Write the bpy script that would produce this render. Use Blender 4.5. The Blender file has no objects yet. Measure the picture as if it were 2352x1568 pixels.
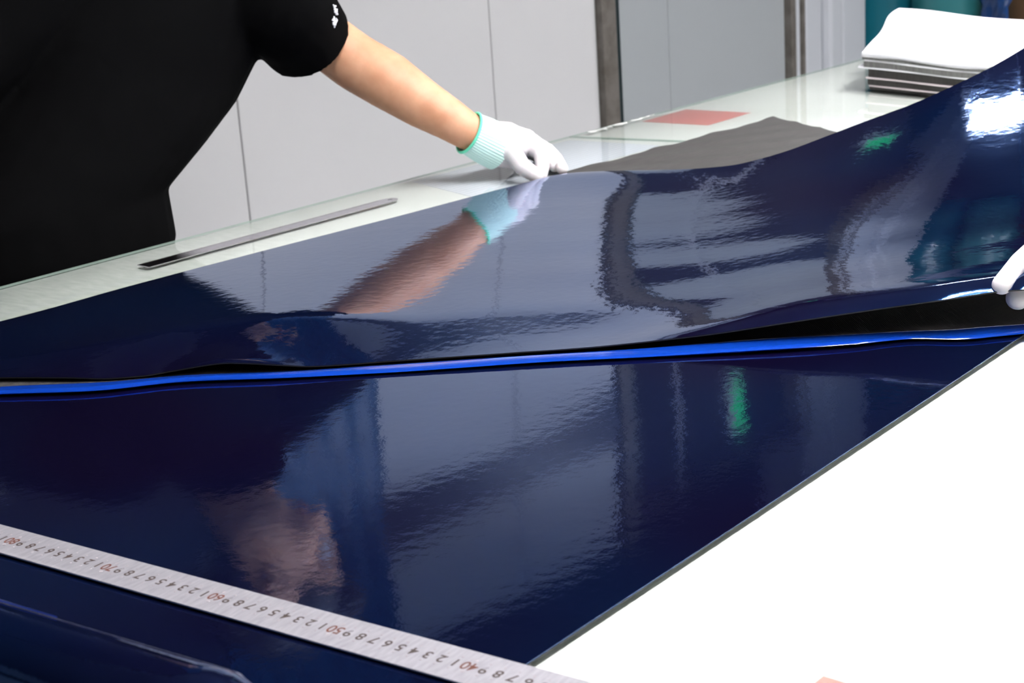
import bpy, bmesh, math, random
import numpy as np
from mathutils import Vector, Matrix
random.seed(7)
SC = bpy.context.scene
COL = SC.collection
TZ = 0.85                                   # table-top height; most positions below are given relative to it

# ------------------------------------------------------------------ camera
FPX, PITCH, ROLL, YAW, CH = 3720.8, 0.2861, 0.0664, 0.7227, 0.4398
def cam_axes():
    f = np.array([math.cos(YAW)*math.cos(PITCH), math.sin(YAW)*math.cos(PITCH), -math.sin(PITCH)])
    r = np.array([math.sin(YAW), -math.cos(YAW), 0.0]); d = np.cross(f, r)
    c, s = math.cos(ROLL), math.sin(ROLL)
    return np.array([c*r+s*d, -s*r+c*d, f])
RC = cam_axes(); CP = np.array([0, 0, CH])
def ray(px, py): return np.array([(px-1176)/FPX, (py-784)/FPX, 1.0]) @ RC
def onZ(px, py, z):                          # point of the scene seen at a photo pixel, at height z above the table
    d = ray(px, py); return Vector(CP + d*(z-CH)/d[2])
def onY(px, py, y):
    d = ray(px, py); return Vector(CP + d*y/d[1])
cam = bpy.data.cameras.new('camera'); co = bpy.data.objects.new('camera', cam); COL.objects.link(co)
M = Matrix.Identity(4)
for i in range(3):
    M[i][0], M[i][1], M[i][2] = RC[0][i], -RC[1][i], -RC[2][i]
M[2][3] = CH+TZ
co.matrix_world = M
cam.sensor_width = 36; cam.lens = FPX/2352*36; cam.clip_start = .02
cam.dof.use_dof = True; cam.dof.focus_distance = 1.45; cam.dof.aperture_fstop = 16
SC.camera = co
# ------------------------------------------------------------------ world, exposure, lights
w = bpy.data.worlds.new('room_air'); SC.world = w; w.use_nodes = True
w.node_tree.nodes['Background'].inputs[0].default_value = (.75, .8, .9, 1)
w.node_tree.nodes['Background'].inputs[1].default_value = .05
vs = SC.view_settings
vs.view_transform = 'Standard'; vs.look = 'None'; vs.exposure = 0.0; vs.gamma = 1.0; vs.use_curve_mapping = False
LAMP = 168.0                                  # radiance of the lamps' diffusers
LAMPS = [(1.12, .54, 1), (2.5, .54, 1), (4.6, .50, 1), (1.0, -1.3, 1), (3.72, 1.82, 0)]   # ceiling lamps: X, Y, 1 = long one along X / 0 = short one along Y
LAMP_Z = 1.42

# ------------------------------------------------------------------ helpers
def mat(name, col=(.5, .5, .5), rough=.5, metal=0., spec=.5, **k):
    m = bpy.data.materials.new(name); m.use_nodes = True
    p = m.node_tree.nodes['Principled BSDF']
    p.inputs['Base Color'].default_value = (*col, 1); p.inputs['Roughness'].default_value = rough
    p.inputs['Metallic'].default_value = metal; p.inputs['Specular IOR Level'].default_value = spec
    for a, v in k.items(): p.inputs[a.replace('_', ' ')].default_value = v
    return m
def N(m, t, **k):
    n = m.node_tree.nodes.new(t)
    for a, v in k.items(): setattr(n, a, v)
    return n
def L(m, a, b): m.node_tree.links.new(a, b)
def coords(m, scale=(1, 1, 1), rot=(0, 0, 0)):
    t = N(m, 'ShaderNodeTexCoord'); mp = N(m, 'ShaderNodeMapping')
    mp.inputs['Scale'].default_value = scale; mp.inputs['Rotation'].default_value = rot
    L(m, t.outputs['Object'], mp.inputs['Vector']); return mp.outputs[0]
def noise(m, vec, scale, detail=2, rough=.5):
    n = N(m, 'ShaderNodeTexNoise'); n.inputs['Scale'].default_value = scale; n.inputs['Detail'].default_value = detail
    n.inputs['Roughness'].default_value = rough; L(m, vec, n.inputs['Vector']); return n.outputs['Fac']
def ramp(m, fac, stops):
    r = N(m, 'ShaderNodeValToRGB'); e = r.color_ramp.elements
    while len(e) < len(stops): e.new(.5)
    for q, (p, c) in zip(e, stops): q.position = p; q.color = (*c, 1)
    L(m, fac, r.inputs[0]); return r.outputs[0]
def bump(m, fac, strength, dist, prev=None):
    b = N(m, 'ShaderNodeBump'); b.inputs['Strength'].default_value = strength; b.inputs['Distance'].default_value = dist
    L(m, fac, b.inputs['Height'])
    if prev: L(m, prev, b.inputs['Normal'])
    return b.outputs[0]
def P(m): return m.node_tree.nodes['Principled BSDF']

def obj(name, me, m, parent=None, smooth=False):
    if isinstance(me, bmesh.types.BMesh):
        bm = me; me = bpy.data.meshes.new(name); bm.to_mesh(me); bm.free()
    o = bpy.data.objects.new(name, me); COL.objects.link(o)
    for mm in (m if isinstance(m, (list, tuple)) else [m]): me.materials.append(mm)
    if smooth:
        me.polygons.foreach_set('use_smooth', [True]*len(me.polygons)); me.set_sharp_from_angle(angle=math.radians(50))
    if parent: o.parent = parent
    else: o.location.z = TZ                  # geometry is written relative to the table top
    return o
def thing(name, label, cat, loc=(0, 0, 0), group=None):
    o = bpy.data.objects.new(name, None); COL.objects.link(o); o.empty_display_size = .05
    o.location = (loc[0], loc[1], loc[2]+TZ); o['label'] = label; o['category'] = cat
    if group: o['group'] = group
    return o
def part(name, me, m, root, smooth=False):   # a part whose mesh is written in scene coordinates (relative to the table top)
    o = obj(name, me, m, root, smooth)
    r = root; off = Vector((0, 0, 0))
    while r is not None:
        off += r.location; r = r.parent
    o.location = Vector((0, 0, TZ)) - off
    return o
def tag(o, label, cat, group=None):
    o['label'] = label; o['category'] = cat
    if group: o['group'] = group
    return o
def structure(name, me, m):
    o = obj(name, me, m); o['kind'] = 'structure'; return o

def box(bm, x0, x1, y0, y1, z0, z1, bev=0., rot=0., mi=0):
    c = Vector(((x0+x1)/2, (y0+y1)/2, (z0+z1)/2))
    mx = Matrix.Translation(c) @ Matrix.Rotation(rot, 4, 'Z') @ Matrix.Diagonal((x1-x0, y1-y0, z1-z0, 1))
    g = bmesh.ops.create_cube(bm, size=1, matrix=mx)
    if bev:
        es = list({e for v in g['verts'] for e in v.link_edges})
        bmesh.ops.bevel(bm, geom=es, offset=bev, segments=2, affect='EDGES', profile=.5)
    return bm
def BOX(*a, **k): return box(bmesh.new(), *a, **k)
def prism(bm, pts, z0, z1):                  # vertical prism over a plan polygon (counter-clockwise)
    lo = [bm.verts.new((p[0], p[1], z0)) for p in pts]; hi = [bm.verts.new((p[0], p[1], z1)) for p in pts]
    n = len(pts); bm.faces.new(hi); bm.faces.new(lo[::-1])
    for i in range(n): bm.faces.new((lo[i], lo[(i+1) % n], hi[(i+1) % n], hi[i]))
    return bm
def rings(bm, rs, close=True):               # loft through rings of points
    vs_ = [[bm.verts.new(p) for p in r] for r in rs]; n = len(rs[0])
    for a, b in zip(vs_, vs_[1:]):
        for i in range(n): bm.faces.new((a[i], a[(i+1) % n], b[(i+1) % n], b[i]))
    if close: bm.faces.new(vs_[0][::-1]); bm.faces.new(vs_[-1])
    return bm
def frame_for(d):
    d = d.normalized(); u = d.orthogonal().normalized(); return u, d.cross(u)
def capsule(bm, a, b, ra, rb, seg=16, flat=(False, False)):
    a, b = Vector(a), Vector(b); d = (b-a); u, v = frame_for(d); dn = d.normalized(); rs = []
    def ring(c, r): return [c+(u*math.cos(t)+v*math.sin(t))*r for t in [2*math.pi*i/seg for i in range(seg)]]
    if flat[0]: rs.append(ring(a, ra))
    else:
        for k in (85, 60, 35, 12): q = math.radians(k); rs.append(ring(a-dn*ra*math.sin(q), ra*math.cos(q)))
        rs.append(ring(a, ra))
    rs.append(ring(b, rb))
    if not flat[1]:
        for k in (12, 35, 60, 85): q = math.radians(k); rs.append(ring(b+dn*rb*math.sin(q), rb*math.cos(q)))
    return rings(bm, rs)
def chain(bm, pts, rad):
    for i in range(len(pts)-1): capsule(bm, pts[i], pts[i+1], rad[i], rad[i+1])
    return bm
def ellipsoid(bm, c, ax, seg=16):
    mx = Matrix.Translation(c) @ Matrix.Diagonal((*ax, 1)) if len(ax) == 3 else c
    bmesh.ops.create_uvsphere(bm, u_segments=seg, v_segments=10, radius=1, matrix=mx); return bm
def fuse(bm, voxel, smooth=4, factor=.5, disp=None):     # join overlapping closed shapes into one continuous skin
    bmesh.ops.recalc_face_normals(bm, faces=bm.faces)
    me = bpy.data.meshes.new('skin'); bm.to_mesh(me); bm.free()
    o = bpy.data.objects.new('skin', me); COL.objects.link(o)
    r = o.modifiers.new('r', 'REMESH'); r.mode = 'VOXEL'; r.voxel_size = voxel
    s = o.modifiers.new('s', 'SMOOTH'); s.iterations = smooth; s.factor = factor
    dg = bpy.context.evaluated_depsgraph_get(); dg.update()
    out = bpy.data.meshes.new_from_object(o.evaluated_get(dg))
    bpy.data.objects.remove(o); bpy.data.meshes.remove(me)
    if disp:
        for v in out.vertices: v.co = disp(v.co.copy())
    return out
def tube_mesh(pts, rad, seg=10):
    bm = bmesh.new(); rs = []
    pts = [Vector(p) for p in pts]
    for i, p in enumerate(pts):
        d = pts[min(i+1, len(pts)-1)]-pts[max(i-1, 0)]; u, v = frame_for(d)
        if i and (u.dot(pu) < .7): u = (pu-d.normalized()*pu.dot(d.normalized())).normalized(); v = d.normalized().cross(u)
        pu = u; r = rad[i] if hasattr(rad, '__len__') else rad
        rs.append([p+(u*math.cos(2*math.pi*k/seg)+v*math.sin(2*math.pi*k/seg))*r for k in range(seg)])
    return rings(bm, rs)
def interp(tab, x):                          # tab rows: key, values...
    t = np.array(tab, float); k = t[:, 0]
    i = int(np.clip(np.searchsorted(k, x)-1, 0, len(k)-2))
    h = k[i+1]-k[i]; q = np.clip((x-k[i])/h, 0, 1)
    def tan(j):
        a, b = max(j-1, 0), min(j+1, len(k)-1); return (t[b, 1:]-t[a, 1:])/(k[b]-k[a])
    m0, m1 = tan(i)*h, tan(i+1)*h; p0, p1 = t[i, 1:], t[i+1, 1:]
    return (2*q**3-3*q**2+1)*p0+(q**3-2*q**2+q)*m0+(-2*q**3+3*q**2)*p1+(q**3-q**2)*m1

# ------------------------------------------------------------------ materials
def film_mat(name, wav, fine, tint=(.0, .045, .16)):
    m = mat(name, (.004, .005, .026), .045, IOR=1.5)
    p = P(m); v = coords(m)
    big = noise(m, v, 3.2, 1)
    L(m, ramp(m, big, [(.3, (.0019, .0011, .0075)), (.7, (.0009, .0031, .0135))]), p.inputs['Base Color'])
    nb = bump(m, noise(m, v, 85, 1), wav, .0006)
    nb = bump(m, noise(m, coords(m, (1, 1, 1), (0, 0, .3)), 420, 2), fine, .0002, nb)
    L(m, nb, p.inputs['Normal'])
    g = N(m, 'ShaderNodeBsdfGlossy'); g.inputs['Color'].default_value = (*tint, 1); g.inputs['Roughness'].default_value = .06
    L(m, nb, g.inputs['Normal'])
    a = N(m, 'ShaderNodeAddShader'); L(m, p.outputs[0], a.inputs[0]); L(m, g.outputs[0], a.inputs[1])
    L(m, a.outputs[0], m.node_tree.nodes['Material Output'].inputs['Surface'])
    return m
M_FILM = film_mat('blue_backing_film', .12, .10)
M_FILM_UP = film_mat('blue_backing_film_wavy', .22, .10)
M_STRIP = mat('bright_blue_plastic', (.0025, .032, .27), .12, IOR=1.5, Coat_Weight=.5)
def carbon_mat(name, c):
    m = mat(name, c, .55, spec=.4); v = coords(m, (1, 1, 1), (0, 0, .78))
    wv = N(m, 'ShaderNodeTexWave'); wv.inputs['Scale'].default_value = 160; wv.inputs['Distortion'].default_value = 1.5
    L(m, v, wv.inputs['Vector'])
    nz = noise(m, coords(m, (4, 40, 1), (0, 0, .86)), 6, 3)
    L(m, ramp(m, nz, [(.3, tuple(x*.75 for x in c)), (.7, tuple(x*1.25 for x in c))]), P(m).inputs['Base Color'])
    L(m, bump(m, wv.outputs['Fac'], .25, .0004), P(m).inputs['Normal']); return m
M_CARBON = carbon_mat('grey_carbon_weave', (.040, .0375, .036))
M_UNDER = mat('black_carbon_underside', (.006, .006, .006), .6)
def steel(name, c, rough, sx):
    m = mat(name, c, rough, 1.0); v = coords(m, sx)
    L(m, ramp(m, noise(m, v, 30, 4), [(.2, tuple(x*.8 for x in c)), (.8, tuple(min(1, x*1.12) for x in c))]), P(m).inputs['Base Color'])
    L(m, bump(m, noise(m, v, 90, 3), .15, .0003), P(m).inputs['Normal']); return m
M_RULER = mat('worn_ruler_steel', (.56, .54, .58), .42, .55)
_v = coords(M_RULER, (8, 40, 8)); L(M_RULER, ramp(M_RULER, noise(M_RULER, _v, 9, 4), [(.25, (.31, .30, .33)), (.8, (.45, .435, .47))]), P(M_RULER).inputs['Base Color'])
M_RULER2 = steel('polished_ruler_steel', (.72, .69, .74), .13, (4, 4, 4))
M_INK = mat('dark_engraving', (.035, .022, .018), .6); M_INKR = mat('red_brown_engraving', (.085, .022, .010), .6)
M_BOARD = mat('white_board', (.80, .82, .79), .7, spec=.2)
_v = coords(M_BOARD); L(M_BOARD, ramp(M_BOARD, noise(M_BOARD, _v, 5, 4), [(.3, (.80, .82, .79)), (.65, (.87, .88, .86))]), P(M_BOARD).inputs['Base Color'])
def streaks_and_reflection():                                  # grey streaks near the back left corner, with the worker's dark reflection painted in
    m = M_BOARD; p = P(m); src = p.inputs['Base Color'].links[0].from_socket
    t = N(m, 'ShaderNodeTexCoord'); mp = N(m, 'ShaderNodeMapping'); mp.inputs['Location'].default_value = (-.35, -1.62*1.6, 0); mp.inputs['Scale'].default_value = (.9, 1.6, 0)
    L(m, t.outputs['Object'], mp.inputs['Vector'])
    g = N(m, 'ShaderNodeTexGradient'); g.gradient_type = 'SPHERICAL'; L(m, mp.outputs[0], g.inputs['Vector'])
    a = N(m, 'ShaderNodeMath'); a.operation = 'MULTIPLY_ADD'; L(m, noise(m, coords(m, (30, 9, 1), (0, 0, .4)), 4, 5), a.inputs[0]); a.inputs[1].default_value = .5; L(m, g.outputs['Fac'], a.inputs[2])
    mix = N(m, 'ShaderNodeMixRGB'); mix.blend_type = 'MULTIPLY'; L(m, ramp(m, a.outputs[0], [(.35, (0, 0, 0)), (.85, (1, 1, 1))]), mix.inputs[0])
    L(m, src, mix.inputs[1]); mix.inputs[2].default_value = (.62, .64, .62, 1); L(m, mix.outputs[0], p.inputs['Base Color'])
streaks_and_reflection()
def glass_mat(name, fixed=None, tint=(.972, .982, .974)):
    m = bpy.data.materials.new(name); m.use_nodes = True; m.node_tree.nodes.remove(P(m))
    t = N(m, 'ShaderNodeBsdfTransparent'); t.inputs[0].default_value = (*tint, 1)
    g = N(m, 'ShaderNodeBsdfGlossy'); g.inputs['Roughness'].default_value = .015
    mx = N(m, 'ShaderNodeMixShader'); L(m, t.outputs[0], mx.inputs[1]); L(m, g.outputs[0], mx.inputs[2])
    if fixed is None:
        f = N(m, 'ShaderNodeFresnel'); f.inputs[0].default_value = 1.5; L(m, f.outputs[0], mx.inputs[0])
    else: mx.inputs[0].default_value = fixed
    L(m, mx.outputs[0], m.node_tree.nodes['Material Output'].inputs['Surface']); return m
M_GLASS = glass_mat('clear_glass_top'); M_GLASSB = glass_mat('clear_glass_underside', .06)
M_GLASSE = mat('green_glass_edge', (.42, .52, .47), .15)
M_RED = mat('red_card', (.74, .27, .245), .7)
M_PAPER = mat('white_paper', (.86, .86, .90), .75, spec=.2)
M_PAPERT = mat('printed_paper', (.80, .82, .88), .8, spec=.2)
_w = N(M_PAPERT, 'ShaderNodeTexWave'); _w.bands_direction = 'Y'; _w.inputs['Scale'].default_value = 28; L(M_PAPERT, coords(M_PAPERT), _w.inputs['Vector'])
L(M_PAPERT, ramp(M_PAPERT, _w.outputs['Fac'], [(.55, (.82, .84, .90)), (.95, (.66, .70, .79))]), P(M_PAPERT).inputs['Base Color'])
M_LINER = mat('pinkish_liner_edge', (.62, .55, .56), .7); M_STACKD = carbon_mat('dark_ply_edges', (.028, .026, .024)); M_STACKG = carbon_mat('grey_ply_edges', (.12, .12, .115))
M_WALL = mat('white_wall_panel', (.62, .62, .63), .38, spec=.35)
M_WALLC = mat('cool_grey_panel', (.36, .385, .40), .35, spec=.35)
M_JOINT = mat('grey_joint', (.5, .5, .53), .6)
M_POST = mat('worn_grey_brown_post', (.22, .205, .185), .5)
_v = coords(M_POST); L(M_POST, ramp(M_POST, noise(M_POST, _v, 25, 5), [(.3, (.085, .075, .062)), (.6, (.145, .132, .118))]), P(M_POST).inputs['Base Color'])
M_GASKET = mat('dark_green_gasket', (.004, .014, .016), .5)
M_DARKGL = mat('dark_window_glass', (.045, .045, .06), .1)
M_FLOOR = mat('grey_floor_coating', (.30, .31, .32), .35)
_v = coords(M_FLOOR); L(M_FLOOR, ramp(M_FLOOR, noise(M_FLOOR, _v, 3, 5), [(.3, (.24, .25, .26)), (.7, (.34, .35, .36))]), P(M_FLOOR).inputs['Base Color'])
M_CEIL = mat('dim_ceiling', (.16, .16, .19), .8); M_FAR = mat('dim_far_wall', (.10, .10, .13), .7); M_ROOM = mat('pale_room_wall', (.45, .46, .48), .7)
M_COLUMN = mat('pale_column_paint', (.52, .54, .58), .4)
M_TEAL = mat('teal_film_roll', (.010, .15, .205), .28, Coat_Weight=.4); M_TEAL2 = mat('green_teal_film_roll', (.028, .17, .185), .35, Coat_Weight=.3)
M_BROWN = mat('brown_cardboard', (.075, .036, .012), .7); M_OLIVE = mat('olive_cardboard', (.07, .055, .022), .7)
M_LAMP = mat('lamp_housing', (.7, .7, .7), .4)
M_TUBE = mat('lit_diffuser', (1, 1, 1), .5); P(M_TUBE).inputs['Emission Color'].default_value = (1, .985, .99, 1); P(M_TUBE).inputs['Emission Strength'].default_value = LAMP
M_EXIT = mat('lit_green_sign', (.02, .3, .1), .5); P(M_EXIT).inputs['Emission Color'].default_value = (.0, 1, .25, 1); P(M_EXIT).inputs['Emission Strength'].default_value = .7
M_SHIRT = mat('black_cotton', (.0011, .0011, .0013), .9, spec=.05)
_v = coords(M_SHIRT); L(M_SHIRT, bump(M_SHIRT, noise(M_SHIRT, _v, 7, 3), .5, .03), P(M_SHIRT).inputs['Normal'])
M_TROUSER = mat('black_trouser_cloth', (.0013, .0013, .0018), .9, spec=.05)
M_SKIN = mat('warm_skin', (.60, .31, .185), .5, spec=.35, Subsurface_Weight=.12, Subsurface_Scale=.01)
P(M_SKIN).inputs['Subsurface Radius'].default_value = (1, .35, .2)
_v = coords(M_SKIN); L(M_SKIN, ramp(M_SKIN, noise(M_SKIN, _v, 26, 5), [(.3, (.52, .25, .14)), (.7, (.66, .36, .22))]), P(M_SKIN).inputs['Base Color'])
L(M_SKIN, bump(M_SKIN, noise(M_SKIN, _v, 260, 3), .12, .001), P(M_SKIN).inputs['Normal'])
M_GLOVE = mat('white_knit_glove', (.62, .585, .60), .85, spec=.15, Subsurface_Weight=.05, Subsurface_Scale=.006)
_v = coords(M_GLOVE); L(M_GLOVE, bump(M_GLOVE, noise(M_GLOVE, _v, 900, 2), .25, .0004), P(M_GLOVE).inputs['Normal'])
M_CUFF = mat('mint_ribbed_cuff', (.60, .82, .75), .85, spec=.15); M_HEM = mat('mint_cuff_hem', (.16, .72, .47), .8, spec=.15)
M_HAIR = mat('black_hair', (.012, .010, .009), .5); M_EYE = mat('eye_white', (.8, .8, .78), .2); M_IRIS = mat('dark_iris', (.02, .012, .008), .2); M_LIP = mat('lip_skin', (.45, .16, .12), .45)
M_PRINT = mat('white_shirt_print', (.8, .8, .82), .7)
M_FRAME = mat('table_frame_steel', (.35, .36, .37), .45, .6)
M_SHOE = mat('black_shoe_leather', (.015, .015, .015), .4)

# ------------------------------------------------------------------ the room
FL = -TZ
structure('floor', BOX(-3, 7, -3, 6, FL-.1, FL), M_FLOOR)
structure('ceiling', BOX(-3, 7, -3, 6, 2.15, 2.25), M_CEIL)
structure('wall_left', BOX(-3.1, -3, -3, 6, FL, 2.15), M_ROOM)
structure('wall_front', BOX(-3, 7, -3.1, -3, FL, 2.15), M_ROOM)
structure('wall_right', BOX(7, 7.1, -3, 6, FL, 2.15), M_FAR)
structure('wall_far', BOX(-3, 7, 6, 6.1, FL, 2.15), M_FAR)
WY = 2.6
wb = structure('wall_back', BOX(-3, 4.40, WY+.03, WY+.09, FL, 1.42), M_JOINT)
G = .0018
seams = [-3, -1.0, .55, 1.35, 2.149, 2.945, 3.359]
for a, b in zip(seams, seams[1:]):           # pale wall panels below the rail and above it
    part('panel', BOX(a+G, b-G, WY, WY+.03, FL+.01, .99, bev=.002), M_WALL, wb)
    part('panel', BOX(a+G, b-G, WY, WY+.03, 1.12, 1.40, bev=.002), M_WALL, wb)
for a, b in [(3.444, 3.686), (3.686, 4.291)]:
    part('door_panel', BOX(a+G*.5, b-G*.5, WY+.005, WY+.03, FL+.01, .62, bev=.002), M_WALLC, wb)
    part('window_pane', BOX(a+.02, b-.02, WY+.012, WY+.028, .64, 1.40), M_DARKGL, wb)
structure('trim_1', BOX(-3, 3.359, WY-.012, WY+.03, .992, 1.118, bev=.004), mat('dark_blue_grey_rail', (.04, .05, .08), .4))
structure('trim_2', BOX(3.359, 3.420, WY-.02, WY+.03, FL, 1.42, bev=.003), M_POST)
structure('trim_3', BOX(3.4205, 3.443, WY-.012, WY+.03, FL, 1.42), M_GASKET)
structure('trim_4', BOX(4.291, 4.317, WY-.02, WY+.03, FL, 1.42, bev=.003), M_POST)
structure('trim_5', BOX(4.317, 4.365, WY-.004, WY+.03, FL, 1.42, bev=.003), M_COLUMN)
structure('trim_6', BOX(4.365, 4.378, WY-.016, WY+.03, FL, 1.42, bev=.003), M_POST)
bm = bmesh.new()                             # pale column made of three rounded faces
for (x0, x1, y0, y1) in [(4.385, 4.505, WY-.005, WY+.2), (4.505, 4.60, WY-.025, WY+.2), (4.60, 4.772, WY-.012, WY+.2)]:
    box(bm, x0, x1, y0, y1, FL, 2.15, bev=.02)
structure('trim_7', bm, M_COLUMN)

def hanging_sheet(x0, x1, z0, z1, m, y, amp):   # wavy sheet hung on the wall
    n, k = 70, 24; bm = bmesh.new(); f = []; b = []
    for j in range(k+1):
        z = z0+(z1-z0)*j/k; fr = []; br = []
        for i in range(n+1):
            x = x0+(x1-x0)*i/n+.012*math.sin(z*9+i*.02)+.006*math.sin(z*23); yy = y+amp*math.sin(i*.55+.4*math.sin(z*3))*(1-.4*j/k)
            fr.append(bm.verts.new((x, yy, z+.012*math.sin(i*.4)*(j == 0)))); br.append(bm.verts.new((x, yy+.004, z)))
        f.append(fr); b.append(br)
    for j in range(k):
        for i in range(n):
            bm.faces.new((f[j][i], f[j][i+1], f[j+1][i+1], f[j+1][i])); bm.faces.new((b[j][i], b[j+1][i], b[j+1][i+1], b[j][i+1]))
        for i in (0, n): bm.faces.new((f[j][i], f[j+1][i], b[j+1][i], b[j][i]))
    for j in (0, k):
        for i in range(n): bm.faces.new((f[j][i], b[j][i], b[j][i+1], f[j][i+1]))
    bmesh.ops.recalc_face_normals(bm, faces=bm.faces); return bm
CU = thing('plastic_curtain', 'blue plastic sheet hanging on the wall, seen only mirrored in the blue carbon sheet', 'curtain', (2.2, WY-.03, .6))
part('sheet', hanging_sheet(1.93, 2.42, .56, 1.95, None, WY-.050, .007), mat('blue_plastic_sheet', (.008, .085, .20), .3), CU, True)
part('rail', tube_mesh([(1.90, WY-.050, 1.94), (2.46, WY-.050, 1.94)], .012, 10), M_FRAME, CU, True)
CD = thing('dark_curtain', 'dark navy curtain hanging on the wall behind the worker in black', 'curtain', (1.2, WY-.03, .6))
part('sheet', hanging_sheet(.45, 1.99, .60, 1.95, None, WY-.024, .003), mat('dark_navy_cloth', (.004, .005, .014), .8), CD, True)
part('rail', tube_mesh([(.42, WY-.022, 1.965), (1.87, WY-.022, 1.965)], .012, 10), M_FRAME, CD, True)

# ------------------------------------------------------------------ ceiling lamps
def lamp(i, x, y, long):
    lb = ['twin-strip ceiling lamp over the near left end of the table', 'twin-strip ceiling lamp over the middle of the table', 'twin-strip ceiling lamp past the right end of the table',
          'twin-strip ceiling lamp behind the camera', 'short twin-strip ceiling lamp set crosswise, right of the paper stack'][i]
    t = thing('ceiling_lamp', lb, 'lamp', (x, y, LAMP_Z), 'twin-strip ceiling lamps')
    h, hw = (.60, .022) if long else (.24, .011)
    def B(u0, u1, v0, v1, z0, z1, **k): return BOX(x+u0, x+u1, y+v0, y+v1, z0, z1, **k) if long else BOX(x+v0, x+v1, y+u0, y+u1, z0, z1, **k)
    part('housing', B(-h-.06, h+.06, -.14, .14, LAMP_Z+.03, LAMP_Z+.075, bev=.01), M_LAMP, t)
    for s in (-1, 1):
        part('diffuser', B(-h, h, s*.07-hw, s*.07+hw, LAMP_Z+.022, LAMP_Z+.029), M_TUBE, t)
        part('side_reflector', B(-h-.02, h+.02, s*.125-.003, s*.125+.003, LAMP_Z-.02, LAMP_Z+.029), M_LAMP, t)
        for e in (-1, 1): part('end_cap', B(e*(h+.02)-.012, e*(h+.02)+.012, s*.07-.02, s*.07+.02, LAMP_Z+.005, LAMP_Z+.03, bev=.003), M_LAMP, t)
        c = (x+s*h*.8, y) if long else (x, y+s*h*.8)
        part('hanger', tube_mesh([(*c, LAMP_Z+.075), (*c, 2.15)], .006, 8), M_LAMP, t)
for i, q in enumerate(LAMPS): lamp(i, *q)
ex = thing('exit_sign', 'small green lit sign on the dark window pane, seen mirrored in the blue sheet', 'sign', (3.951, 2.6, 1.187))
part('housing', BOX(3.915, 3.987, WY-.014, WY+.010, 1.115, 1.26, bev=.004), M_LAMP, ex)
part('lit_face', BOX(3.924, 3.978, WY-.018, WY-.014, 1.13, 1.245, bev=.001), M_EXIT, ex)

# ------------------------------------------------------------------ table
TB = thing('work_table', 'long white work table with a glass top running under the blue sheets', 'table', (1.5, .95, FL))
Y0, Y1, X0, X1 = .14, 1.684, -.55, 3.75
def glass(bm): 
    bmesh.ops.recalc_face_normals(bm, faces=bm.faces)
    for f in bm.faces: f.material_index = 0 if f.normal.z > .5 else (1 if f.normal.z < -.5 else 2)
    return bm
JT, JN = 2.0885, 2.0885+.028*(Y1-Y0)/.206
part('glass_pane', glass(prism(bmesh.new(), [(X0, Y0), (JN-.0014, Y0), (JT-.0014, Y1), (X0, Y1)], -.003, 0)), [M_GLASS, M_GLASSB, M_GLASSE], TB)
part('glass_pane', glass(prism(bmesh.new(), [(JN+.0014, Y0), (X1, Y0), (X1, Y1), (JT+.0014, Y1)], -.003, 0)), [M_GLASS, M_GLASSB, M_GLASSE], TB)
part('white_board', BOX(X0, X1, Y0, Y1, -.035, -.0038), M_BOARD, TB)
bm = bmesh.new()
for y in (Y0+.05, Y1-.09): box(bm, X0+.05, X1-.05, y, y+.04, -.085, -.0355, bev=.004)
for x in (X0+.05, 1.58, X1-.09): box(bm, x, x+.04, Y0+.09, Y1-.09, -.085, -.0355, bev=.004)
part('frame', bm, M_FRAME, TB)
for x in (X0+.05, 1.58, X1-.09):
    for y in (Y0+.05, Y1-.09): part('leg', BOX(x, x+.04, y, y+.04, FL, -.085, bev=.004), M_FRAME, TB)
tag(obj('red_card', BOX(0, .138, -.0675, .0675, -.0036, -.0032, bev=.0002), M_RED), 'red square card under the glass near the back edge of the table', 'card')
o = bpy.data.objects['red_card']; o.location = (2.2705, 1.5985, TZ); o.rotation_euler.z = .022
o2 = o.copy(); COL.objects.link(o2); o2.location = (onZ(1891, 1551, -.0032).x-.138, onZ(1891, 1551, -.0032).y-.0675, TZ); o2.rotation_euler.z = 0
o2['label'] = 'red card under the glass at the bottom right of the picture'
tag(obj('printed_paper', prism(bmesh.new(), [(1.645, 1.50), (2.082, 1.495), (2.072, 1.672), (1.70, 1.676)], -.0036, -.0032), M_PAPERT), 'pale blue-white printed paper under the glass behind the gloved hand', 'paper')
tag(obj('white_card', prism(bmesh.new(), [onZ(1908, 312, -.0034)[:2], onZ(2010, 316, -.0034)[:2], onZ(2010, 272, -.0034)[:2], onZ(1906, 274, -.0034)[:2]], -.0036, -.0032), M_PAPER), 'small white card under the glass in front of the paper stack', 'card')
bm = bmesh.new()                              # torn white tape along the back edge of the glass
a, b = onZ(1335, 303, .0005), onZ(1500, 262, .0005); rs = []
top = []; bot = []
for i in range(24):
    q = a.lerp(b, i/23); top.append(Vector((q.x, Y1-.003+random.uniform(-.006, 0), 0))); bot.append(Vector((q.x, Y1-.012+random.uniform(-.009, .006)+.004*i/23, 0)))
prism(bm, bot+top[::-1], .0003, .0008)
tag(obj('torn_tape', bm, mat('dull_white_tape', (.5, .51, .5), .8)), 'torn white tape along the back edge of the glass', 'tape')

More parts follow.
